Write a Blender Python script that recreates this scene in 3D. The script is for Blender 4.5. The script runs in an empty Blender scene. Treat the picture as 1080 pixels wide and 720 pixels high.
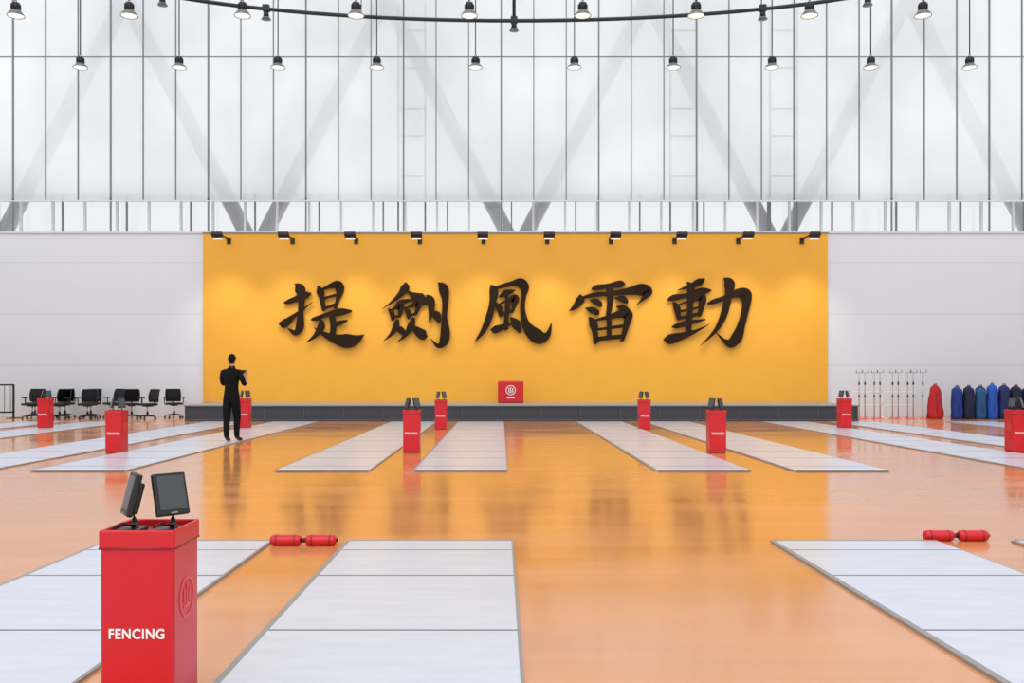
import bpy, bmesh, math, random
from mathutils import Vector, Matrix, Euler
random.seed(4)
scene = bpy.context.scene
try:
    scene.view_settings.view_transform = 'Standard'
    scene.view_settings.look = 'None'
    scene.view_settings.exposure = 0.0
except Exception as e:
    print(e)

# ------------------------------------------------------------ materials
def srgb(r, g, b):
    def c(v):
        v /= 255.0
        return v/12.92 if v <= 0.04045 else ((v+0.055)/1.055)**2.4
    return (c(r), c(g), c(b), 1)

def mat(name, col, rough=0.5, metal=0.0, var=0.06, scale=8.0, spec=0.5, emit=0, bump=0.0):
    m = bpy.data.materials.new(name); m.use_nodes = True
    nt = m.node_tree; b = nt.nodes['Principled BSDF']
    b.inputs['Roughness'].default_value = rough
    b.inputs['Metallic'].default_value = metal
    b.inputs['Specular IOR Level'].default_value = spec
    tc = nt.nodes.new('ShaderNodeTexCoord')
    n = nt.nodes.new('ShaderNodeTexNoise'); n.inputs['Scale'].default_value = scale
    n.inputs['Detail'].default_value = 4
    nt.links.new(tc.outputs['Object'], n.inputs['Vector'])
    mx = nt.nodes.new('ShaderNodeMix'); mx.data_type = 'RGBA'
    mx.inputs['A'].default_value = tuple(max(0, c*(1-var)) for c in col[:3])+(1,)
    mx.inputs['B'].default_value = tuple(min(1, c*(1+var)) for c in col[:3])+(1,)
    nt.links.new(n.outputs['Fac'], mx.inputs['Factor'])
    nt.links.new(mx.outputs['Result'], b.inputs['Base Color'])
    if bump:
        bp = nt.nodes.new('ShaderNodeBump'); bp.inputs['Strength'].default_value = bump
        bp.inputs['Distance'].default_value = 0.01
        nt.links.new(n.outputs['Fac'], bp.inputs['Height'])
        nt.links.new(bp.outputs['Normal'], b.inputs['Normal'])
    if emit:
        b.inputs['Emission Color'].default_value = col
        b.inputs['Emission Strength'].default_value = emit
    return m

M_red = mat('red_paint', srgb(204, 14, 30), 0.32)
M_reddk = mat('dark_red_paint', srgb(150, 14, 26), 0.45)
M_white = mat('white_paint', srgb(240, 240, 240), 0.5)
M_pink = mat('pale_red_print', srgb(222, 84, 90), 0.45)
M_black = mat('black_plastic', srgb(20, 20, 23), 0.4)
M_blackmesh = mat('black_mesh_fabric', srgb(26, 27, 30), 0.8, bump=0.3, scale=60)
M_screen = mat('screen_glass', srgb(62, 68, 72), 0.12)
M_dark = mat('dark_steel', srgb(46, 48, 52), 0.45, 0.4)
M_mull = mat('mullion_grey', srgb(118, 122, 127), 0.5)
M_mullw = mat('mullion_light', srgb(214, 216, 218), 0.5)
M_strut = mat('steel_strut', srgb(214, 216, 219), 0.5)
M_chrome = mat('chrome', srgb(200, 200, 205), 0.2, 0.9)
M_skin = mat('skin', srgb(176, 126, 100), 0.55)
M_cloth = mat('black_cloth', srgb(15, 15, 18), 0.9, bump=0.3, scale=20, spec=0.2)
M_hair = mat('black_hair', srgb(12, 10, 10), 0.8, bump=0.6, scale=60, spec=0.2)
M_ink = mat('dark_brown_lettering', srgb(36, 23, 12), 0.7, spec=0.15)
M_trim = mat('grey_edge_trim', srgb(150, 147, 144), 0.4, 0.3)
M_seam = mat('piste_seam', srgb(72, 70, 78), 0.6)
M_stagetop = mat('stage_top', srgb(140, 142, 146), 0.45)
M_stage = mat('stage_fascia', srgb(52, 58, 68), 0.4)
M_stageline = mat('stage_joint', srgb(84, 88, 94), 0.4)
M_lens = mat('lamp_lens', srgb(255, 252, 240), 0.4, emit=0.7)
M_shade = mat('lamp_shade_grey', srgb(110, 112, 116), 0.35, 0.3)

# floor
def floor_mat():
    m = bpy.data.materials.new('orange_sports_floor'); m.use_nodes = True
    nt = m.node_tree; b = nt.nodes['Principled BSDF']; L = nt.links.new
    tc = nt.nodes.new('ShaderNodeTexCoord')
    mp = nt.nodes.new('ShaderNodeMapping'); mp.inputs['Scale'].default_value = (0.3, 1.0, 1)
    L(tc.outputs['Object'], mp.inputs['Vector'])
    n = nt.nodes.new('ShaderNodeTexNoise'); n.inputs['Scale'].default_value = 1.2; n.inputs['Detail'].default_value = 5
    L(mp.outputs['Vector'], n.inputs['Vector'])
    r = nt.nodes.new('ShaderNodeValToRGB')
    r.color_ramp.elements[0].position = 0.3; r.color_ramp.elements[0].color = srgb(207, 138, 86)
    r.color_ramp.elements[1].position = 0.7; r.color_ramp.elements[1].color = srgb(218, 150, 96)
    L(n.outputs['Fac'], r.inputs['Fac'])
    # faint floor-board joints running across the hall
    br = nt.nodes.new('ShaderNodeTexBrick'); L(tc.outputs['Object'], br.inputs['Vector'])
    br.inputs['Scale'].default_value = 1.0; br.inputs['Brick Width'].default_value = 1.8; br.inputs['Row Height'].default_value = 0.14
    br.inputs['Mortar Size'].default_value = 0.0025; br.inputs['Bias'].default_value = 0
    br.inputs['Color1'].default_value = (1, 1, 1, 1); br.inputs['Color2'].default_value = (0.95, 0.94, 0.93, 1); br.inputs['Mortar'].default_value = (0.86, 0.82, 0.78, 1)
    mx = nt.nodes.new('ShaderNodeMix'); mx.data_type = 'RGBA'; mx.blend_type = 'MULTIPLY'; mx.inputs['Factor'].default_value = 0.7
    L(r.outputs['Color'], mx.inputs['A']); L(br.outputs['Color'], mx.inputs['B']); L(mx.outputs['Result'], b.inputs['Base Color'])
    mr = nt.nodes.new('ShaderNodeMapRange')
    mr.inputs['To Min'].default_value = 0.08; mr.inputs['To Max'].default_value = 0.2
    mr.inputs['From Min'].default_value = 0.3; mr.inputs['From Max'].default_value = 0.7
    L(n.outputs['Fac'], mr.inputs['Value']); L(mr.outputs['Result'], b.inputs['Roughness'])
    n2 = nt.nodes.new('ShaderNodeTexNoise'); n2.inputs['Scale'].default_value = 2.5; n2.inputs['Detail'].default_value = 2
    L(tc.outputs['Object'], n2.inputs['Vector'])
    bp = nt.nodes.new('ShaderNodeBump'); bp.inputs['Strength'].default_value = 0.08; bp.inputs['Distance'].default_value = 0.01
    L(n2.outputs['Fac'], bp.inputs['Height']); L(bp.outputs['Normal'], b.inputs['Normal'])
    b.inputs['Specular IOR Level'].default_value = 0.85
    return m
M_floor = floor_mat()

def wall_mat():
    m = bpy.data.materials.new('wall_panel_white'); m.use_nodes = True
    nt = m.node_tree; b = nt.nodes['Principled BSDF']; L = nt.links.new
    tc = nt.nodes.new('ShaderNodeTexCoord')
    sp = nt.nodes.new('ShaderNodeSeparateXYZ'); L(tc.outputs['Object'], sp.inputs[0])
    ad = nt.nodes.new('ShaderNodeMath'); ad.operation = 'ADD'
    L(sp.outputs['X'], ad.inputs[0]); L(sp.outputs['Y'], ad.inputs[1])
    cb = nt.nodes.new('ShaderNodeCombineXYZ'); L(ad.outputs[0], cb.inputs['X']); L(sp.outputs['Z'], cb.inputs['Y'])
    br = nt.nodes.new('ShaderNodeTexBrick'); L(cb.outputs[0], br.inputs['Vector'])
    br.offset = 0.0
    br.inputs['Scale'].default_value = 1.0
    br.inputs['Brick Width'].default_value = 60; br.inputs['Row Height'].default_value = 1.75
    br.inputs['Mortar Size'].default_value = 0.012
    br.inputs['Color1'].default_value = srgb(215, 220, 228); br.inputs['Color2'].default_value = srgb(214, 219, 227)
    br.inputs['Mortar'].default_value = srgb(194, 199, 208)
    L(br.outputs['Color'], b.inputs['Base Color']); b.inputs['Roughness'].default_value = 0.6
    return m
M_wall = wall_mat()
M_banner = mat('yellow_banner', srgb(232, 168, 50), 0.6, var=0.04, scale=2, bump=0.1)

def piste_mat():
    m = bpy.data.materials.new('piste_metal'); m.use_nodes = True
    nt = m.node_tree; b = nt.nodes['Principled BSDF']; L = nt.links.new
    tc = nt.nodes.new('ShaderNodeTexCoord')
    mp = nt.nodes.new('ShaderNodeMapping'); mp.inputs['Scale'].default_value = (1.5, 6, 1)
    L(tc.outputs['Object'], mp.inputs['Vector'])
    n = nt.nodes.new('ShaderNodeTexNoise'); n.inputs['Scale'].default_value = 1.5; n.inputs['Detail'].default_value = 4
    L(mp.outputs['Vector'], n.inputs['Vector'])
    r = nt.nodes.new('ShaderNodeValToRGB')
    r.color_ramp.elements[0].position = 0.3; r.color_ramp.elements[0].color = srgb(206, 211, 225)
    r.color_ramp.elements[1].position = 0.7; r.color_ramp.elements[1].color = srgb(216, 220, 232)
    L(n.outputs['Fac'], r.inputs['Fac']); L(r.outputs['Color'], b.inputs['Base Color'])
    b.inputs['Roughness'].default_value = 0.28; b.inputs['Metallic'].default_value = 0.25
    return m
M_piste = piste_mat()

def membrane_mat():
    m = bpy.data.materials.new('translucent_membrane'); m.use_nodes = True
    nt = m.node_tree; nt.nodes.clear(); L = nt.links.new
    out = nt.nodes.new('ShaderNodeOutputMaterial')
    tr = nt.nodes.new('ShaderNodeBsdfTransparent'); tr.inputs[0].default_value = (0.96, 0.975, 0.98, 1)
    tl = nt.nodes.new('ShaderNodeBsdfTranslucent')
    df = nt.nodes.new('ShaderNodeBsdfDiffuse'); df.inputs[0].default_value = srgb(236, 238, 240)
    tc = nt.nodes.new('ShaderNodeTexCoord')
    n = nt.nodes.new('ShaderNodeTexNoise'); n.inputs['Scale'].default_value = 0.35
    L(tc.outputs['Object'], n.inputs['Vector'])
    r = nt.nodes.new('ShaderNodeValToRGB')
    r.color_ramp.elements[0].position = 0.3; r.color_ramp.elements[0].color = srgb(232, 234, 236)
    r.color_ramp.elements[1].position = 0.7; r.color_ramp.elements[1].color = srgb(248, 249, 250)
    L(n.outputs['Fac'], r.inputs['Fac']); L(r.outputs['Color'], tl.inputs[0])
    a = nt.nodes.new('ShaderNodeMixShader'); a.inputs[0].default_value = 0.15
    L(tl.outputs[0], a.inputs[1]); L(df.outputs[0], a.inputs[2])
    c = nt.nodes.new('ShaderNodeMixShader'); c.inputs[0].default_value = 0.60
    L(tr.outputs[0], c.inputs[1]); L(a.outputs[0], c.inputs[2]); L(c.outputs[0], out.inputs[0])
    return m
M_memb = membrane_mat()
def glass_mat():
    m = bpy.data.materials.new('window_glass'); m.use_nodes = True
    nt = m.node_tree; nt.nodes.clear(); L = nt.links.new
    out = nt.nodes.new('ShaderNodeOutputMaterial')
    tr = nt.nodes.new('ShaderNodeBsdfTransparent'); tr.inputs[0].default_value = (0.88, 0.885, 0.89, 1)
    gl = nt.nodes.new('ShaderNodeBsdfGlossy'); gl.inputs['Roughness'].default_value = 0.05
    c = nt.nodes.new('ShaderNodeMixShader'); c.inputs[0].default_value = 0.05
    L(tr.outputs[0], c.inputs[1]); L(gl.outputs[0], c.inputs[2]); L(c.outputs[0], out.inputs[0])
    return m
M_glass = glass_mat()

# ------------------------------------------------------------ mesh builder
class MB:
    def __init__(s): s.bm = bmesh.new(); s.mats = []
    def mi(s, m):
        if m not in s.mats: s.mats.append(m)
        return s.mats.index(m)
    def merge(s, b2, m, M=None, smooth=False):
        if M is not None: bmesh.ops.transform(b2, matrix=M, verts=b2.verts)
        i = s.mi(m)
        for f in b2.faces: f.material_index = i; f.smooth = smooth
        me = bpy.data.meshes.new('tmp'); b2.to_mesh(me); b2.free()
        s.bm.from_mesh(me); bpy.data.meshes.remove(me)
    def box(s, c, d, m, bevel=0, seg=2, rot=None, taper=None, M=None):
        b = bmesh.new(); bmesh.ops.create_cube(b, size=1)
        for v in b.verts:
            t = 1
            if taper is not None and v.co.z > 0: t = taper
            v.co = Vector((v.co.x*d[0]*t, v.co.y*d[1]*t, v.co.z*d[2]))
        if bevel: bmesh.ops.bevel(b, geom=b.edges[:], offset=bevel, segments=seg, profile=0.5, affect='EDGES')
        R = Euler(rot).to_matrix().to_4x4() if rot else Matrix.Identity(4)
        T = Matrix.Translation(c) @ R
        if M is not None: T = M @ T
        s.merge(b, m, T, smooth=False)
    def cyl(s, p1, p2, r1, m, r2=None, n=16, M=None, caps=True):
        p1 = Vector(p1); p2 = Vector(p2); d = p2-p1
        b = bmesh.new()
        bmesh.ops.create_cone(b, cap_ends=caps, segments=n, radius1=r1, radius2=r1 if r2 is None else r2, depth=d.length)
        T = Matrix.Translation((p1+p2)/2) @ d.to_track_quat('Z', 'Y').to_matrix().to_4x4()
        if M is not None: T = M @ T
        s.merge(b, m, T, smooth=True)
    def sph(s, c, d, m, M=None, n=16):
        b = bmesh.new(); bmesh.ops.create_uvsphere(b, u_segments=n, v_segments=n//2+2, radius=1)
        T = Matrix.Translation(c) @ Matrix.Diagonal((d[0], d[1], d[2], 1))
        if M is not None: T = M @ T
        s.merge(b, m, T, smooth=True)
    def lathe(s, prof, m, n=24, M=None):
        b = bmesh.new(); rings = []
        for r, z in prof:
            rings.append([b.verts.new((r*math.cos(2*math.pi*k/n), r*math.sin(2*math.pi*k/n), z)) for k in range(n)])
        for a, c in zip(rings, rings[1:]):
            for k in range(n): b.faces.new((a[k], a[(k+1) % n], c[(k+1) % n], c[k]))
        s.merge(b, m, M, smooth=True)
    def tube(s, pts, r, m, n=10, closed=False, M=None):
        P = [Vector(p) for p in pts]
        b = bmesh.new(); rings = []
        N = len(P)
        for i, p in enumerate(P):
            if closed: t = P[(i+1) % N]-P[i-1]
            else: t = P[min(i+1, N-1)]-P[max(i-1, 0)]
            q = t.normalized().to_track_quat('Z', 'Y')
            rr = r[i] if isinstance(r, (list, tuple)) else r
            rings.append([b.verts.new(p+q @ Vector((rr*math.cos(2*math.pi*k/n), rr*math.sin(2*math.pi*k/n), 0))) for k in range(n)])
        idx = range(N if closed else N-1)
        for i in idx:
            a = rings[i]; c = rings[(i+1) % N]
            for k in range(n): b.faces.new((a[k], a[(k+1) % n], c[(k+1) % n], c[k]))
        if not closed:
            b.faces.new(rings[0][::-1]); b.faces.new(rings[-1])
        s.merge(b, m, M, smooth=True)
    def ring(s, c, r, w, t, m, axis='Y', n=28, M=None):
        b = bmesh.new()
        L = []
        for rr in (r-w, r):
            for y in (-t/2, t/2):
                L.append([b.verts.new((rr*math.cos(2*math.pi*k/n), y, rr*math.sin(2*math.pi*k/n))) for k in range(n)])
        for (i, j) in ((0, 2), (2, 3), (3, 1), (1, 0)):
            for k in range(n): b.faces.new((L[i][k], L[i][(k+1) % n], L[j][(k+1) % n], L[j][k]))
        T = Matrix.Translation(c)
        if axis == 'X': T = T @ Matrix.Rotation(math.pi/2, 4, 'Z')
        if M is not None: T = M @ T
        s.merge(b, m, T)
    def mesh(s, name):
        me = bpy.data.meshes.new(name)
        bmesh.ops.recalc_face_normals(s.bm, faces=s.bm.faces[:])
        s.bm.to_mesh(me); s.bm.free()
        for m in s.mats: me.materials.append(m)
        return me
    def obj(s, name, loc=(0, 0, 0), rz=0):
        return place(s.mesh(name), name, loc, rz)
def place(me, name, loc=(0, 0, 0), rz=0, parent=None):
    o = bpy.data.objects.new(name, me); scene.collection.objects.link(o)
    o.location = loc; o.rotation_euler = (0, 0, rz)
    if parent: o.parent = parent
    return o

# ------------------------------------------------------------ room shell
XL, XR, YB, YF = -21.0, 21.0, -7.0, 31.0
b = MB(); b.box(((XL+XR)/2, 14.0, -0.1), (XR-XL+0.6, 42, 0.2), M_floor); b.obj('floor')
b = MB(); b.box((0, YF+0.15, 3.12), (XR-XL, 0.3, 6.24), M_wall)
b.box((0, YF+0.13, 6.27), (XR-XL, 0.36, 0.06), M_mullw); b.obj('wall_back')
b = MB(); b.box((XL-0.15, 14, 3.12), (0.3, 42, 6.24), M_wall); b.obj('wall_left')
b = MB(); b.box((XR+0.15, 14, 3.12), (0.3, 42, 6.24), M_wall); b.obj('wall_right')

# banner wall
b = MB(); b.box((0.5, 30.945, 3.365), (21.2, 0.1, 5.73), M_banner)
b.box((0.5, 30.93, 6.24), (21.24, 0.14, 0.03), M_mull)
b.obj('banner_wall_panel')

# clerestory glazing and membrane facade
b = MB()
b.box((0, 33.5, 6.9), (41.8, 0.03, 2.4), M_glass)
b.obj('window_1')
b = MB()
pitch = 1.178
k0 = -17
for k in range(k0, 18):
    x = 0.02+k*pitch
    b.box((x, 33.5, 4.05), (0.07, 0.12, 8.1), M_mullw)
    if k % 2 == 0: b.box((x+0.38, 33.45, 6.9), (0.045, 0.1, 2.4), M_mull)
b.box((0, 33.45, 5.75), (41.8, 0.2, 0.12), M_mullw)
b.obj('window_frame')
b = MB()
b.box((0, 33.0, 12.2), (41.8, 0.02, 8.96), M_memb)
b.obj('membrane_facade_panel')
b = MB()
for k in range(k0, 18):
    x = 0.02+k*pitch
    b.box((x, 32.95, 12.2), (0.034 if k % 3 else 0.05, 0.06, 9.0), M_mull)
    if k % 3 == 0: b.box((x, 32.95, 3.9), (0.05, 0.06, 7.8), M_mull)
b.box((0, 32.96, 12.95), (41.8, 0.04, 0.03), M_mull)
b.box((0, 32.95, 7.72), (41.8, 0.1, 0.05), M_mullw)
b.obj('facade_mullions')
# outer zig-zag struts (behind membrane)
b = MB()
for i in range(-2, 3):
    xn = 0.61+i*9.87
    for sgn in (-1, 1):
        b.cyl((xn+sgn*0.12, 34.4, 6.3), (xn+sgn*4.95, 34.4, 15.7), 0.29, M_strut)
    b.cyl((xn, 34.4, 0), (xn, 34.4, 6.75), 0.34, M_strut)
b.cyl((-20.6, 34.4, 15.9), (20.6, 34.4, 15.9), 0.25, M_strut)
b.obj('facade_strut_truss')
b = MB()
for xc in (-3.3, 6.8, 10.5):
    for s in (-0.5, 0.5): b.box((xc+s, 33.8, 7.6), (0.06, 0.06, 15.2), M_mull)
    for z in (8.8, 10.3, 11.3, 12.8, 14.2): b.box((xc, 33.8, z), (1.0, 0.06, 0.06), M_mull)
b.obj('facade_ladder_frame')

# roof beams (open skylight grid, above frame)
b = MB()
for y in (2, 9, 16, 23, 26.9, 32.7):
    b.box((0, y, 16.6), (42, 0.25, 0.4), M_mullw)
for x in (-20.8, -14, -7, 0, 7, 14, 20.8):
    b.box((x, 13, 16.95), (0.25, 40, 0.3), M_mullw)
b.obj('ceiling')
for nm, x in (('wall_left_column', -20.85), ('wall_right_column', 20.85)):
    b = MB()
    for y in (-5, 5, 15, 25):
        b.box((x, y, 8.4), (0.28, 0.3, 16.8), M_mullw)
    b.obj(nm)

# ------------------------------------------------------------ stage
b = MB()
sx0, sx1 = -9.72, 11.0
b.box(((sx0+sx1)/2, 29.44, 0.23), (sx1-sx0, 2.86, 0.46), M_stage)
b.box(((sx0+sx1)/2, 29.41, 0.48), (sx1-sx0+0.08, 2.94, 0.045), M_stagetop, bevel=0.01)
b.box(((sx0+sx1)/2, 28.0, 0.04), (sx1-sx0, 0.02, 0.04), M_stageline)
n = 17
for i in range(n+1):
    x = sx0+0.02+(sx1-sx0-0.04)*i/n
    b.box((x, 28.0, 0.23), (0.02, 0.02, 0.44), M_stageline)
b.obj('stage_platform')

# red podium box
b = MB()
b.box((0, 0, 0.36), (0.84, 0.5, 0.70), M_red, bevel=0.03, seg=3)
b.box((0, 0, 0.02), (0.78, 0.44, 0.03), M_reddk)
b.box((0, 0, 0.712), (0.78, 0.44, 0.015), M_reddk)
b.ring((0, -0.256, 0.42), 0.16, 0.022, 0.012, M_white)
for dx, h in ((-0.06, 0.12), (0, 0.18), (0.06, 0.12)):
    b.box((dx, -0.256, 0.43), (0.025, 0.012, h), M_white)
b.box((0, -0.256, 0.35), (0.13, 0.012, 0.03), M_white)
b.box((0, -0.256, 0.17), (0.24, 0.012, 0.03), M_white)
b.obj('red_podium_box', (0.33, 30.0, 0.505))

# ------------------------------------------------------------ calligraphy (brush strokes with pressure and dry tapering ends)
def catmull(P, per=8):
    out = []
    n = len(P)
    for i in range(n-1):
        p0 = P[max(i-1, 0)]; p1 = P[i]; p2 = P[i+1]; p3 = P[min(i+2, n-1)]
        for j in range(per):
            t = j/per
            out.append(tuple(0.5*((2*p1[k])+(-p0[k]+p2[k])*t+(2*p0[k]-5*p1[k]+4*p2[k]-p3[k])*t*t+(-p0[k]+3*p1[k]-3*p2[k]+p3[k])*t**3) for k in range(3)))
    out.append(P[-1]); return out
def stroke(B, P, sc, yo, thick=0.05, wm=0.93):
    ws = [w for _, _, w in P]; mw = sum(ws)/len(ws)
    C = catmull([(x, y, mw*(w/mw)**1.4) for x, y, w in P])
    left, right = [], []
    n = len(C)
    for i, (x, y, w) in enumerate(C):
        a = C[max(i-1, 0)]; c = C[min(i+1, n-1)]
        d = Vector((c[0]-a[0], c[1]-a[1]))
        if d.length < 1e-6: d = Vector((1, 0))
        d.normalize(); nn = Vector((-d.y, d.x)); 
        ang = 0.88+0.24*abs(d.x*0.7-d.y*(-0.7))
        hw = max(w, 0.35)*wm*ang/2
        left.append(Vector((x, y))+nn*hw); right.append(Vector((x, y))-nn*hw)
        if i == 0: t0 = d.copy(); h0 = hw
        t1 = d.copy(); h1 = hw
    def cap(c, d, r, skew):
        out = []
        nn = Vector((-d.y, d.x))
        for k in range(1, 6):
            a = math.pi*k/6
            out.append(Vector((c[0], c[1]))+nn*(r*math.cos(a))+d*(r*math.sin(a))*(0.7+skew*math.cos(a)))
        return out
    bb = bmesh.new()
    def V(p, y): return bb.verts.new((p.x*sc, y, -p.y*sc))
    lf = [V(p, yo) for p in left]; rf = [V(p, yo) for p in right]
    lb = [V(p, yo+thick) for p in left]; rb = [V(p, yo+thick) for p in right]
    for i in range(n-1):
        bb.faces.new((lf[i], lf[i+1], rf[i+1], rf[i]))
        bb.faces.new((lf[i], lb[i], lb[i+1], lf[i+1]))
        bb.faces.new((rf[i], rf[i+1], rb[i+1], rb[i]))
        bb.faces.new((lb[i], rb[i], rb[i+1], lb[i+1]))
    for (c, d, r, L1, R1, LB, RB, sk) in ((C[-1], t1, h1, lf[-1], rf[-1], lb[-1], rb[-1], 0.4), (C[0], -t0, h0, rf[0], lf[0], rb[0], lb[0], -0.5)):
        ar = cap(c, d, r, sk)
        f = [V(p, yo) for p in ar]; g = [V(p, yo+thick) for p in ar]
        bb.faces.new([L1]+f+[R1]); bb.faces.new([RB]+g[::-1]+[LB])
        F = [L1]+f+[R1]; G = [LB]+g+[RB]
        for k in range(len(F)-1): bb.faces.new((F[k], G[k], G[k+1], F[k+1]))
    B.merge(bb, M_ink)
CH = {
'ti': ((-7.40, 4.50), [
 [(3,20,3),(7,19,5),(15,16,6),(25,12,7),(31,10,2)],
 [(15,0,3),(19,5,9),(21,14,7),(20,30,6),(19,46,8),(14,52,6),(6,47,0.8)],
 [(-1,42,5),(3,42,8),(12,35,5),(24,26,3),(33,19,0.8)],
 [(39,3,3),(41,8,7),(43,17,5),(45,27,5)],
 [(41,7,3),(50,3,5),(59,1,8),(62,6,8),(60,15,5),(57,26,3)],
 [(46,15,3),(57,12,3)], [(45,26,3),(58,22,4)],
 [(32,38,3),(37,37,5),(48,33,5),(62,30,7),(74,29,3)],
 [(51,31,3),(54,37,6),(55,45,6),(54,55,6)],
 [(54,44,3),(61,42,5),(70,39,2)],
 [(42,39,4),(42,46,7),(36,55,5),(26,63,0.6)],
 [(35,47,1.5),(44,53,5),(58,59,9),(70,61,12),(80,59,9),(88,54,0.8)]]),
'jian': ((-3.96, 4.50), [
 [(24,-1,3),(23,4,8),(18,11,6),(8,20,3),(-2,27,0.6)],
 [(22,6,2),(30,11,5),(38,16,10),(44,18,8),(50,18,1)],
 [(13,22,2),(18,20,5),(25,18,4),(32,17,2)],
 [(6,27,3),(9,32,5),(10,38,4)], [(8,28,2),(18,24,6),(17,35,3)], [(10,36,3),(17,34,3)],
 [(23,25,3),(26,30,5),(27,36,4)], [(24,26,2),(37,21,6),(34,33,3)], [(27,34,3),(34,32,3)],
 [(15,39,4),(13,46,6),(8,54,4),(0,61,0.6)], [(13,45,2),(18,49,6),(22,53,5)],
 [(32,37,4),(29,46,7),(23,55,4),(14,63,0.6)], [(29,44,2),(36,50,7),(43,55,8),(47,56,1)],
 [(46,12,2),(50,17,7),(51,26,6),(49,41,2)],
 [(59,-1,3),(64,5,9),(66,18,7),(65,35,6),(66,52,9),(64,62,9),(58,66,5),(50,58,0.7)],
 [(52,29,2),(57,34,7),(60,42,2)]]),
'feng': ((-0.837, 4.57), [
 [(16,4,3),(19,9,8),(18,22,7),(14,38,7),(8,52,6),(-2,65,0.6)],
 [(15,8,3),(26,5,5),(38,2,6),(47,1,9),(52,6,9),(51,16,6),(50,30,6),(53,44,8),(60,54,11),(69,59,12),(77,56,7),(81,43,0.7)],
 [(25,16,2),(32,12,6),(42,9,1.5)],
 [(22,23,3),(25,28,6),(27,36,4)], [(24,24,2),(34,20,4),(42,18,7),(39,32,3)], [(26,34,3),(39,31,4)],
 [(31,12,2),(34,20,5),(33,34,5),(32,50,5)],
 [(16,51,2),(21,51,7),(31,47,5),(43,43,2)],
 [(37,38,2),(43,45,8),(47,53,4)]]),
'lei': ((2.31, 4.50), [
 [(25,5,3),(30,4,6),(42,2,5),(55,0,7),(60,0,2)],
 [(12,12,3),(12,17,8),(7,24,6),(0,29,1)],
 [(10,16,2),(25,12,5),(45,10,5),(62,8,7),(77,6,10),(84,9,9),(80,15,5),(72,23,0.6)],
 [(40,1,2),(44,7,7),(44,20,6),(42,32,5)],
 [(23,17,2),(29,19,6),(34,22,5)], [(18,26,2),(25,28,6),(31,31,5)], [(50,15,2),(57,16,6),(62,19,4)], [(51,24,2),(58,26,6),(64,29,4)],
 [(22,36,3),(26,42,8),(28,52,6),(29,62,6)],
 [(24,40,3),(40,36,5),(56,32,8),(63,33,9),(62,42,7),(57,60,5)],
 [(28,49,3),(58,45,4)], [(43,36,5),(43,58,5)], [(28,59,5),(57,56,5)]]),
'dong': ((5.62, 4.66), [
 [(40,0,3),(35,3,7),(26,7,5),(11,12,0.8)],
 [(1,22,2),(7,20,6),(22,17,5),(38,13,7),(48,12,1.5)],
 [(8,25,3),(11,31,6),(13,42,4)], [(10,28,2),(26,23,4),(38,20,7),(35,39,4)],
 [(12,35,3),(35,30,3)], [(12,42,4),(35,37,4)],
 [(22,3,2),(26,10,7),(25,30,6),(24,44,6),(23,59,6)],
 [(6,51,2),(11,50,5),(22,47,5),(41,43,2)],
 [(-2,64,4),(4,64,9),(18,60,7),(32,55,4),(46,48,0.8)],
 [(44,26,3),(50,24,6),(62,20,6),(76,15,9),(84,17,11),(85,28,8),(80,48,8),(75,62,11),(69,68,10),(62,66,5),(53,57,0.7)],
 [(62,-1,3),(67,5,9),(66,18,7),(61,38,7),(52,55,5),(36,71,0.6)]]),
}
root = bpy.data.objects.new('calligraphy_sign', None); scene.collection.objects.link(root); root.location = (0, 30.78, 0)
for nm, (org, strokes) in CH.items():
    B = MB()
    for i, st in enumerate(strokes): stroke(B, st, 1/31.6, -0.0015*i)
    place(B.mesh('character_'+nm), 'character_'+nm, (org[0], 0, org[1]), parent=root)
B = MB()   # stand-off pins
for (org, st) in CH.values():
    for (x, y, w) in [s[1] for s in st]:
        B.cyl((org[0]+x/31.6, 0.03, org[1]-y/31.6), (org[0]+x/31.6, 0.12, org[1]-y/31.6), 0.02, M_ink, n=6)
place(B.mesh('standoff_pins'), 'standoff_pins', parent=root)

# ------------------------------------------------------------ banner spotlights
def spot_mesh():
    b = MB()
    b.box((0, 0.0, 0), (0.05, 1.3, 0.04), M_dark)           # arm
    b.box((0, 0.63, -0.05), (0.14, 0.03, 0.2), M_dark)
    b.box((0, -0.64, -0.05), (0.36, 0.2, 0.12), M_black, bevel=0.02, rot=(math.radians(-35), 0, 0))
    b.box((0, -0.62, -0.125), (0.3, 0.14, 0.012), M_lens, rot=(math.radians(-35), 0, 0))
    for k in range(5): b.box((-0.14+0.07*k, -0.67, 0.02), (0.012, 0.16, 0.05), M_black, rot=(math.radians(-35), 0, 0))
    return b.mesh('banner_spotlight')
sm = spot_mesh()
for i in range(10):
    x = -9.22+i*2.16
    o = place(sm, 'banner_spotlight', (x, 30.245, 6.02))
    ld = bpy.data.lights.new('spot_beam', 'SPOT'); ld.energy = 210; ld.spot_size = math.radians(86); ld.spot_blend = 1.0
    ld.color = (1, 0.92, 0.74); ld.shadow_soft_size = 0.2
    lo = bpy.data.objects.new('spot_beam', ld); scene.collection.objects.link(lo); lo.parent = o
    lo.location = (0, -0.8, -0.2)
    d = Vector((0, 0.72, -2.4)); lo.rotation_euler = d.to_track_quat('-Z', 'Y').to_euler()

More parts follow.
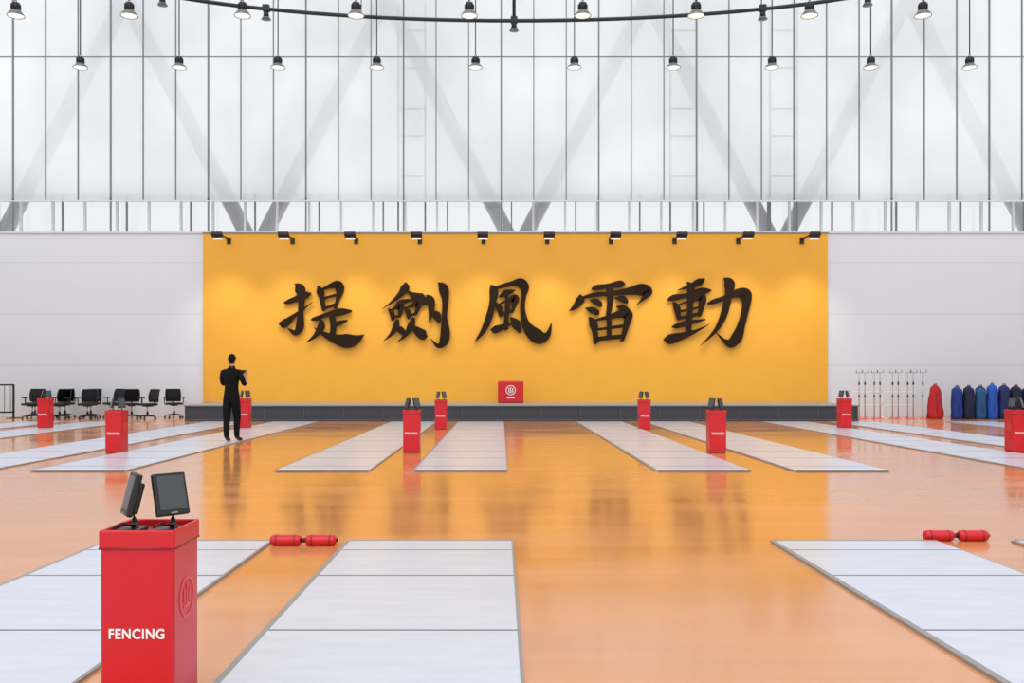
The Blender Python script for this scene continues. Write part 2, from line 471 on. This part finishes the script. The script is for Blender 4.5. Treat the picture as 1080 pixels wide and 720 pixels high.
# ------------------------------------------------------------ pistes
XS = [-20.0, -14.44, -8.86, -3.28, 2.30, 7.88, 13.46]
W = 1.35
def piste(x0, y0, y1, seg=1.35):
    L = y1-y0
    b = MB()
    b.box((W/2, L/2, 0.010), (W, L, 0.02), M_piste)
    b.box((-0.018, L/2, 0.009), (0.036, L, 0.018), M_trim)
    b.box((W+0.008, L/2, 0.009), (0.016, L, 0.018), M_trim)
    b.box((W/2, L-0.01, 0.012), (W, 0.03, 0.022), M_trim)
    b.box((W/2, 0.01, 0.012), (W, 0.02, 0.022), M_trim)
    b.box((W/2, L-0.43, 0.0205), (W, 0.012, 0.002), M_seam)
    y = L-seg
    while y > 0.3:
        b.box((W/2, y, 0.0205), (W, 0.014, 0.002), M_seam); y -= seg
    b.obj('fencing_piste', (x0, y0, 0))
for x in XS:
    for off in (0, 2.02):
        piste(x+off, 13.3, 27.4)
        if -9 < x < 8: piste(x+off, -6.4, 7.64)

# ------------------------------------------------------------ kiosks
def kiosk_mesh():
    b = MB(); w, d, h = 0.30, 0.30, 0.77
    b.box((0, 0, h/2-0.015), (w, d, h-0.05), M_red, bevel=0.015, seg=3)
    b.box((0, 0, 0.012), (w-0.03, d-0.03, 0.024), M_reddk)
    z = h-0.035
    t = 0.016
    b.box((0, -d/2+0.003, z), (w+0.004, t, 0.075), M_red, bevel=0.006)
    b.box((0, d/2-0.003, z), (w+0.004, t, 0.075), M_red, bevel=0.006)
    b.box((-w/2+0.003, 0, z), (t, d+0.004, 0.075), M_red, bevel=0.006)
    b.box((w/2-0.003, 0, z), (t, d+0.004, 0.075), M_red, bevel=0.006)
    b.box((0, 0, h-0.03), (w-0.02, d-0.02, 0.01), M_reddk)
    b.cyl((-w/2+0.004, -d/2-0.002, z-0.036), (w/2-0.004, -d/2-0.002, z-0.036), 0.006, M_reddk, n=10)
    b.cyl((w/2+0.002, -d/2+0.004, z-0.036), (w/2+0.002, d/2-0.004, z-0.036), 0.006, M_reddk, n=10)
    b.cyl((-w/2-0.002, -d/2+0.004, z-0.036), (-w/2-0.002, d/2-0.004, z-0.036), 0.006, M_reddk, n=10)
    for sx in (-1, 1):
        X = sx*(w/2+0.002)
        b.ring((X, 0, 0.47), 0.085, 0.010, 0.004, M_pink, axis='X')
        for dy, hh in ((-0.03, 0.06), (0, 0.1), (0.03, 0.06)):
            b.box((X, dy, 0.48), (0.004, 0.012, hh), M_pink)
        b.box((X, 0, 0.435), (0.004, 0.075, 0.012), M_pink)
    # monitors
    for sx, yaw, tilt in ((-1, math.radians(-58), math.radians(-14)), (1, math.radians(48), math.radians(-16))):
        bx = sx*0.082
        b.box((bx, 0, h-0.018), (0.10, 0.12, 0.014), M_black, bevel=0.004)
        b.tube([(bx, 0.02, h-0.01), (bx, 0.03, h+0.02), (bx+sx*0.0, 0.02, h+0.05)], 0.011, M_black)
        for a in (-1, 1): b.tube([(bx, 0, h-0.002), (bx+a*0.03, -0.03, h+0.012), (bx+a*0.05, -0.06, h-0.002)], 0.005, M_black, n=6)
        T = Matrix.Translation((bx, 0.0, h+0.13)) @ Matrix.Rotation(yaw, 4, 'Z') @ Matrix.Rotation(tilt, 4, 'X')
        b.box((0, 0, 0), (0.145, 0.026, 0.18), M_black, bevel=0.006, M=T)
        b.box((0, 0.022, -0.01), (0.10, 0.026, 0.13), M_black, bevel=0.006, M=T)
        b.box((0, -0.0135, 0.006), (0.12, 0.003, 0.143), M_screen, M=T)
        b.box((0, -0.0135, -0.080), (0.03, 0.003, 0.006), M_trim, M=T)
    return b.mesh('scoring_kiosk')
km = kiosk_mesh()
tc = bpy.data.curves.new('label', 'FONT'); tc.body = 'FENCING'; tc.size = 0.056; tc.align_x = 'CENTER'; tc.extrude = 0.001; tc.offset = 0.0014
tc.space_character = 1.12
to = bpy.data.objects.new('label', tc); scene.collection.objects.link(to)
bpy.context.view_layer.update()
tm = bpy.data.meshes.new_from_object(to.evaluated_get(bpy.context.evaluated_depsgraph_get()))
bpy.data.objects.remove(to); tm.materials.clear(); tm.materials.append(M_white)
xw = max(v.co.x for v in tm.vertices)-min(v.co.x for v in tm.vertices)
for v in tm.vertices: v.co.x *= 0.225/xw
for (x, y, rz) in ((-1.475, 3.84, 0), (-7.0, 16.6, 0), (-12.05, 24.1, 0), (-6.78, 24.1, 0), (-1.62, 16.65, 0), (-1.56, 23.8, 0),
               (3.75, 23.8, 0), (3.93, 16.6, 0), (9.1, 24.1, 0), (9.5, 16.75, 0)):
    onp = any(x0-0.1 < x < x0+W+0.1 for xx in XS for x0 in (xx, xx+2.02)) and y > 13
    o = place(km, 'scoring_kiosk', (x, y, 0.0215 if onp else 0.0), rz)
    t = place(tm, 'fencing_label', (0, -0.1525, 0.335), parent=o); t.rotation_euler = (math.pi/2, 0, 0)

# ------------------------------------------------------------ red padded rollers at the piste ends
def roller():
    b = MB(); r = 0.045
    for x0 in (-0.28, 0.01):
        T = Matrix.Translation((x0, 0, r)) @ Matrix.Rotation(math.pi/2, 4, 'Y')
        b.lathe([(0.001, 0), (0.03, 0), (0.042, 0.012), (r, 0.03), (r, 0.22), (0.042, 0.238), (0.03, 0.25), (0.001, 0.25)], M_red, M=T)
        for z in (0.05, 0.2): b.lathe([(r, z-0.008), (r+0.002, z-0.006), (r+0.002, z+0.006), (r, z+0.008)], M_reddk, M=T)
    b.cyl((-0.04, 0, r), (0.02, 0, r), 0.02, M_black)
    b.cyl((0.255, 0, r), (0.275, 0, r), 0.014, M_black)
    return b.mesh('padded_cable_roller')
rm = roller()
place(rm, 'padded_cable_roller', (-1.615, 7.50, 0)); place(rm, 'padded_cable_roller', (3.87, 7.72, 0))

# ------------------------------------------------------------ pendants
def pendant(z, ztop):
    b = MB()
    b.lathe([(0.001, 0.30), (0.05, 0.30), (0.07, 0.28), (0.07, 0.14), (0.11, 0.13), (0.13, 0.11), (0.21, 0.0), (0.215, -0.02), (0.205, -0.02), (0.20, -0.005), (0.12, 0.09), (0.001, 0.09)], M_shade)
    b.cyl((0, 0, 0.12), (0, 0, 0.31), 0.095, M_dark)
    for k in range(8):
        a = k*math.pi/4; b.box((0.10*math.cos(a), 0.10*math.sin(a), 0.21), (0.05, 0.008, 0.13), M_dark, rot=(0, 0, a))
    b.cyl((0, 0, -0.012), (0, 0, -0.002), 0.195, M_lens, n=24)
    b.tube([(0.03*math.cos(a), 0, 0.34+0.04*math.sin(a)) for a in [i*math.pi/5 for i in range(10)]], 0.008, M_dark, closed=True, n=6)
    b.cyl((0, 0, 0.37), (0, 0, ztop-z), 0.017, M_dark, n=6)
    b.box((0, 0, ztop-z-0.02), (0.14, 0.14, 0.04), M_dark)
    return b.mesh('pendant_lamp')
pm = pendant(10.5, 16.4)
for i in range(10): place(pm, 'pendant_lamp', (-12.42+2.92*i, 26.9, 10.5))
for i in range(9): place(pm, 'pendant_lamp', (-12.25+2.865*i, 23.0, 10.5))

# oval suspended track ring
b = MB()
pts = []
for k in range(96):
    a = 2*math.pi*k/96
    pts.append((0.4+11.8*math.cos(a), 23.0+4.2*math.sin(a), 12.0))
b.tube(pts, 0.055, M_dark, closed=True, n=10)
for k in range(6, 96, 12):
    p = pts[k]
    b.cyl(p, (p[0], p[1], 16.38), 0.014, M_dark, n=6)
for k in (24, 14, 34, 9, 39):
    p = pts[k]
    b.box((p[0], p[1], p[2]+0.02), (0.2, 0.16, 0.2), M_dark, bevel=0.02)
    b.cyl((p[0], p[1], p[2]-0.25), (p[0], p[1], p[2]), 0.09, M_black, r2=0.06)
    b.cyl((p[0], p[1], p[2]-0.3), (p[0], p[1], p[2]-0.24), 0.14, M_shade, r2=0.1)
p = pts[24]; b.cyl(p, (p[0], p[1], 16.38), 0.05, M_dark)
b.obj('suspended_track_ring')

# ------------------------------------------------------------ office chairs
def chair():
    b = MB()
    for k in range(5):
        a = 2*math.pi*k/5+0.3
        e = (0.29*math.cos(a), 0.29*math.sin(a), 0.085)
        b.tube([(0, 0, 0.12), (0.15*math.cos(a), 0.15*math.sin(a), 0.11), e], [0.03, 0.024, 0.016], M_black, n=8)
        for s in (-1, 1):
            ox, oy = -math.sin(a)*0.014*s, math.cos(a)*0.014*s
            b.cyl((e[0]+ox*0.5, e[1]+oy*0.5, 0.03), (e[0]+ox*1.6, e[1]+oy*1.6, 0.03), 0.03, M_black, n=12)
        b.cyl((e[0], e[1], 0.03), (e[0], e[1], 0.09), 0.008, M_black, n=6)
    b.cyl((0, 0, 0.1), (0, 0, 0.24), 0.035, M_black); b.cyl((0, 0, 0.22), (0, 0, 0.42), 0.018, M_chrome)
    b.box((0, 0.02, 0.425), (0.22, 0.26, 0.04), M_black, bevel=0.01)
    b.box((0, 0, 0.475), (0.49, 0.47, 0.07), M_blackmesh, bevel=0.03, seg=3)
    bb = bmesh.new(); rows = []
    for j in range(9):
        t = j/8; z = 0.55+0.40*t; hw = 0.22+0.02*math.sin(math.pi*t)
        yb = 0.24+0.06*t-0.03*math.sin(math.pi*t)
        rows.append([bb.verts.new((hw*(i/4-1), yb+0.035*(1-(i/4-1)**2), z)) for i in range(9)])
    for r0, r1 in zip(rows, rows[1:]):
        for i in range(8): bb.faces.new((r0[i], r0[i+1], r1[i+1], r1[i]))
    outline = [v.co.copy() for v in rows[0]]+[r[-1].co.copy() for r in rows[1:-1]]+[v.co.copy() for v in rows[-1][::-1]]+[r[0].co.copy() for r in rows[1:-1][::-1]]
    bmesh.ops.solidify(bb, geom=bb.faces[:], thickness=0.012)
    b.merge(bb, M_blackmesh, smooth=True)
    b.tube(outline, 0.016, M_black, closed=True, n=8)
    b.tube([(0, 0.1, 0.42), (0, 0.26, 0.44), (0, 0.31, 0.55), (0, 0.31, 0.72)], [0.03, 0.028, 0.025, 0.02], M_black)
    for s in (-1, 1):
        b.tube([(s*0.2, 0.02, 0.44), (s*0.29, 0.02, 0.46), (s*0.30, 0.03, 0.56), (s*0.30, 0.03, 0.66)], 0.016, M_black, n=8)
        b.box((s*0.30, 0.0, 0.675), (0.07, 0.25, 0.03), M_black, bevel=0.012)
    return b.mesh('office_chair')
cm = chair()
for x, y, r in ((-15.45, 30.2, 3.3), (-15.1, 29.35, 2.9), (-14.45, 30.2, 3.4), (-14.2, 29.3, 3.0), (-13.6, 30.2, 3.1), (-13.3, 29.3, 3.3), (-12.85, 30.2, 2.7),
                (-12.0, 29.6, 3.5), (-11.35, 29.25, 2.6), (-10.8, 30.1, 3.6)):
    place(cm, 'office_chair', (x, y, 0), r-math.pi)

# barrier rail
b = MB()
for x in (-18.6, -17.3, -16.0):
    b.box((x, 29.9, 0.57), (0.05, 0.05, 1.1), M_black); b.box((x, 29.9, 0.01), (0.3, 0.4, 0.02), M_black)
for z in (1.1, 0.2): b.box((-17.3, 29.9, z), (2.65, 0.05, 0.05), M_black)
x = -18.5
while x < -16.05:
    b.cyl((x, 29.9, 0.2), (x, 29.9, 1.1), 0.009, M_black, n=6); x += 0.2
b.obj('barrier_rail')

# weapon stands
M_standgrey = mat('stand_grey', srgb(176, 172, 172), 0.4, 0.2)
def stand():
    b = MB()
    b.lathe([(0.001, 0.03), (0.05, 0.03), (0.10, 0.012), (0.105, 0.0), (0.001, 0.0)], M_pink)
    b.cyl((0, 0, 0.02), (0, 0, 1.5), 0.018, M_standgrey, n=10)
    b.cyl((0, 0, 0.7), (0, 0, 0.78), 0.026, M_dark, n=10)
    b.cyl((0, 0, 1.1), (0, 0, 1.2), 0.026, M_dark, n=10)
    b.box((0, 0, 1.5), (0.2, 0.03, 0.03), M_standgrey, bevel=0.005)
    for s in (-1, 1): b.tube([(s*0.09, 0, 1.5), (s*0.10, -0.03, 1.53), (s*0.10, -0.03, 1.59)], 0.012, M_dark, n=6)
    return b.mesh('weapon_stand')
st = stand()
for i in range(9): place(st, 'weapon_stand', (11.6+0.245*i+(0.1 if i > 3 else 0), 29.45+0.14*(i % 2), 0))
b = MB()
b.box((12.55, 29.95, 0.45), (2.1, 0.03, 0.03), M_white)
for x in (11.52, 12.55, 13.58):
    b.box((x, 29.95, 0.45), (0.03, 0.03, 0.9), M_white); b.box((x, 29.95, 0.01), (0.05, 0.3, 0.02), M_white)
b.box((12.55, 29.95, 0.88), (2.1, 0.03, 0.03), M_white)
b.obj('low_display_rack')

# kit bags
def bag(col, h, w, top=0.6):
    m = mat('bag_fabric', col, 0.75, bump=0.4, scale=14, var=0.25)
    b = MB(); bb = bmesh.new(); rings = []
    n = 18
    for j in range(13):
        t = j/12
        s = (1-(1-top)*t**1.3)
        if t > 0.85: s *= math.sqrt(max(0.02, 1-((t-0.85)/0.15)**2*0.95))
        if t < 0.05: s *= 0.92
        ring = []
        for k in range(n):
            a = 2*math.pi*k/n
            c, sn = math.cos(a), math.sin(a)
            q = 1+0.05*math.sin(3*a+j)+0.03*math.sin(5*a+j*1.7)
            ring.append(bb.verts.new((w/2*s*q*math.copysign(abs(c)**0.7, c), 0.14*s*q*math.copysign(abs(sn)**0.7, sn), h*t)))
        rings.append(ring)
    for r0, r1 in zip(rings, rings[1:]):
        for k in range(n): bb.faces.new((r0[k], r0[(k+1) % n], r1[(k+1) % n], r1[k]))
    bb.faces.new(rings[0][::-1]); bb.faces.new(rings[-1])
    b.merge(bb, m, smooth=True)
    b.tube([(-0.04, -0.02, h-0.03), (-0.04, -0.02, h+0.03), (0.04, -0.02, h+0.03), (0.04, -0.02, h-0.03)], 0.012, M_black, n=6)
    b.tube([(0, -0.13, h*0.15), (0, -0.145, h*0.4), (0, -0.12, h*0.75)], 0.008, M_black, n=6)
    return b.mesh('fencing_kit_bag')
place(bag(srgb(176, 24, 36), 1.12, 0.54, 0.5), 'fencing_kit_bag', (14.08, 29.5, 0))
cols = [srgb(18, 50, 130), srgb(14, 20, 50), srgb(14, 22, 60), srgb(26, 84, 180), srgb(26, 80, 130), srgb(16, 24, 60), srgb(24, 80, 180),
        srgb(170, 30, 44), srgb(18, 34, 96), srgb(24, 70, 150), srgb(14, 22, 56), srgb(28, 96, 190), srgb(20, 34, 80), srgb(16, 26, 66)]
for i, c in enumerate(cols):
    place(bag(c, 1.02+0.12*random.random(), 0.34, 0.9), 'fencing_kit_bag', (14.68+0.19*i, 29.3+0.36*(i % 2), 0), 0)

# ------------------------------------------------------------ person
def person():
    V = []; E = []; R = []
    def v(x, y, z, rx, ry=None, p=None):
        V.append((x, y, z)); R.append((rx, ry if ry else rx))
        if p is not None: E.append((p, len(V)-1))
        return len(V)-1
    pel = v(0, 0, 0.98, 0.165, 0.12)
    wst = v(0, 0.0, 1.12, 0.15, 0.11, pel)
    rib = v(0, -0.005, 1.28, 0.175, 0.12, wst)
    chs = v(0, -0.01, 1.42, 0.17, 0.115, rib)
    nb = v(0, 0.0, 1.53, 0.08, 0.075, chs)
    nk = v(0, 0.015, 1.60, 0.058, 0.058, nb)
    v(0, 0.02, 1.66, 0.056, 0.056, nk)
    for s in (-1, 1):
        sh = v(s*0.195, -0.01, 1.455, 0.072, 0.072, chs)
        if s > 0:
            up = v(0.245, 0.0, 1.33, 0.062, 0.062, sh); el = v(0.285, 0.04, 1.19, 0.048, 0.048, up)
            fm = v(0.23, 0.17, 1.28, 0.042, 0.042, el); v(0.15, 0.30, 1.39, 0.027, 0.03, fm)
        else:
            up = v(-0.23, 0.0, 1.33, 0.062, 0.062, sh); el = v(-0.235, 0.05, 1.19, 0.048, 0.048, up)
            fm = v(-0.17, 0.18, 1.28, 0.042, 0.042, el); v(-0.06, 0.31, 1.38, 0.027, 0.03, fm)
        hp = v(s*0.085, 0.0, 0.90, 0.11, 0.115, pel)
        fy = 0.10 if s > 0 else -0.10
        th = v(s*0.085, fy*0.4, 0.70, 0.098, 0.10, hp)
        kn = v(s*0.075, fy*0.8+0.02, 0.50, 0.076, 0.078, th)
        cf = v(s*0.068, fy*0.9, 0.34, 0.07, 0.07, kn)
        an = v(s*0.06, fy, 0.10, 0.056, 0.058, cf)
        ft = v(s*0.065, fy+0.06, 0.05, 0.042, 0.04, an)
        v(s*0.085, fy+0.17, 0.036, 0.036, 0.028, ft)
    me = bpy.data.meshes.new('b'); me.from_pydata(V, E, []); o = bpy.data.objects.new('b', me); scene.collection.objects.link(o)
    sk = o.modifiers.new('s', 'SKIN'); sk.use_smooth_shade = True
    for i, r in enumerate(R): me.skin_vertices[0].data[i].radius = r
    me.skin_vertices[0].data[0].use_root = True
    sd = o.modifiers.new('d', 'SUBSURF'); sd.levels = 2; sd.render_levels = 2
    bpy.context.view_layer.update()
    m2 = bpy.data.meshes.new_from_object(o.evaluated_get(bpy.context.evaluated_depsgraph_get()))
    bpy.data.objects.remove(o)
    m2.materials.clear()
    for m in (M_cloth, M_skin, M_black): m2.materials.append(m)
    for p in m2.polygons:
        c = p.center
        p.use_smooth = True
        if c.z > 1.565 or (c.y > 0.075 and 1.12 < c.z and abs(c.x) > 0.1) or (c.y > 0.14 and 1.2 < c.z): p.material_index = 1
        elif c.z < 0.09: p.material_index = 2
        else: p.material_index = 0
    zmin = min(q.co.z for q in m2.vertices)
    for q in m2.vertices: q.co.z -= zmin
    return m2, zmin
pmesh, zmin = person()
per = bpy.data.objects.new('standing_man', None); scene.collection.objects.link(per)
per.location = (-5.66, 19.15, 0.0205); per.rotation_euler = (0, 0, math.radians(-16))
place(pmesh, 'body', parent=per)
b = MB()
Zh = 1.725-zmin
bb = bmesh.new(); bmesh.ops.create_uvsphere(bb, u_segments=24, v_segments=16, radius=1)
for q in bb.verts:
    x, y, z = q.co
    w = 0.074*(1-0.2*max(0, -z)); dd = 0.092
    yy = y*dd
    if z < -0.2 and y > 0: yy += 0.012*(-z)
    q.co = (x*w, yy, z*0.115)
b.merge(bb, M_skin, Matrix.Translation((0, 0.02, Zh)), smooth=True)
# hair: follows the skull, short back and sides down to the nape, open at the face
bb = bmesh.new(); bmesh.ops.create_uvsphere(bb, u_segments=28, v_segments=20, radius=1)
dl = [q for q in bb.verts if (q.co.z < 0.45 and q.co.y > 0.45) or q.co.z < -0.72 or (q.co.z < -0.15 and q.co.y > -0.1)]
bmesh.ops.delete(bb, geom=dl, context='VERTS')
for q in bb.verts:
    t = 1.0+0.05*max(0, q.co.z)-0.10*max(0, -q.co.z)
    q.co = (q.co.x*0.079*t, q.co.y*0.099*t, q.co.z*0.121)
b.merge(bb, M_hair, Matrix.Translation((0, 0.015, Zh+0.003)), smooth=True)
for s in (-1, 1):
    b.sph((s*0.078, 0.025, Zh-0.008), (0.008, 0.018, 0.028), M_skin)
    b.sph((s*0.03, 0.104, Zh+0.01), (0.013, 0.006, 0.008), M_white)
    b.sph((s*0.03, 0.109, Zh+0.01), (0.006, 0.003, 0.006), M_black)
    b.box((s*0.03, 0.108, Zh+0.03), (0.03, 0.006, 0.006), M_hair)
b.sph((0, 0.12, Zh-0.02), (0.013, 0.016, 0.024), M_skin)
b.sph((0, 0.108, Zh-0.06), (0.024, 0.007, 0.008), M_pink)
place(b.mesh('head'), 'head', parent=per)
# hands gripping a phone
b = MB()
PH = Vector((0.045, 0.355, 1.47-zmin))
b.box(PH, (0.15, 0.009, 0.075), M_black, bevel=0.004)
for s, wr in ((1, Vector((0.15, 0.30, 1.39-zmin))), (-1, Vector((-0.06, 0.31, 1.38-zmin)))):
    palm = Vector((PH.x+s*0.085, PH.y-0.0, PH.z-0.035))
    b.tube([wr, wr.lerp(palm, 0.5), palm, palm+Vector((0, 0, 0.03))], [0.027, 0.03, 0.032, 0.02], M_skin, n=10)
    for k, ln in enumerate((0.9, 1.0, 0.95, 0.75)):
        z = 0.03-0.02*k
        b.tube([palm+Vector((0, 0.012, z+0.01)), PH+Vector((s*0.075, 0.03, z)), PH+Vector((s*(0.075-0.03*ln), 0.024, z)), PH+Vector((s*(0.075-0.05*ln), 0.012, z))], [0.010, 0.009, 0.008, 0.006], M_skin, n=8)
    b.tube([palm+Vector((0, -0.012, 0)), PH+Vector((s*0.075, -0.02, -0.015)), PH+Vector((s*0.045, -0.013, -0.005))], [0.012, 0.010, 0.007], M_skin, n=8)
place(b.mesh('hands_and_phone'), 'hands_and_phone', parent=per)
b = MB()
b.lathe([(0.072, 1.53-zmin), (0.07, 1.57-zmin), (0.064, 1.59-zmin)], M_cloth, M=Matrix.Translation((0, 0.010, 0)))
place(b.mesh('collar'), 'collar', parent=per)

# ------------------------------------------------------------ light
w = bpy.data.worlds.new('World'); scene.world = w; w.use_nodes = True
nt = w.node_tree; bg = nt.nodes['Background']
bg.inputs[0].default_value = (0.975, 0.988, 1.0, 1); bg.inputs[1].default_value = 1.16
sun = bpy.data.lights.new('sun', 'SUN'); sun.energy = 1.0; sun.angle = math.radians(50); sun.color = (1, 0.98, 0.96)
so = bpy.data.objects.new('sun', sun); scene.collection.objects.link(so)
so.rotation_euler = Vector((0.15, 0.75, -1)).to_track_quat('-Z', 'Y').to_euler()
so.location = (0, 0, 30)

# ------------------------------------------------------------ camera
cd = bpy.data.cameras.new('camera'); cd.lens = 32; cd.sensor_width = 36
cd.shift_x = 12/1080; cd.shift_y = 36/1080; cd.clip_end = 300
co = bpy.data.objects.new('camera', cd); scene.collection.objects.link(co)
co.location = (0, 0, 1.4); co.rotation_euler = (math.pi/2, 0, 0)
scene.camera = co
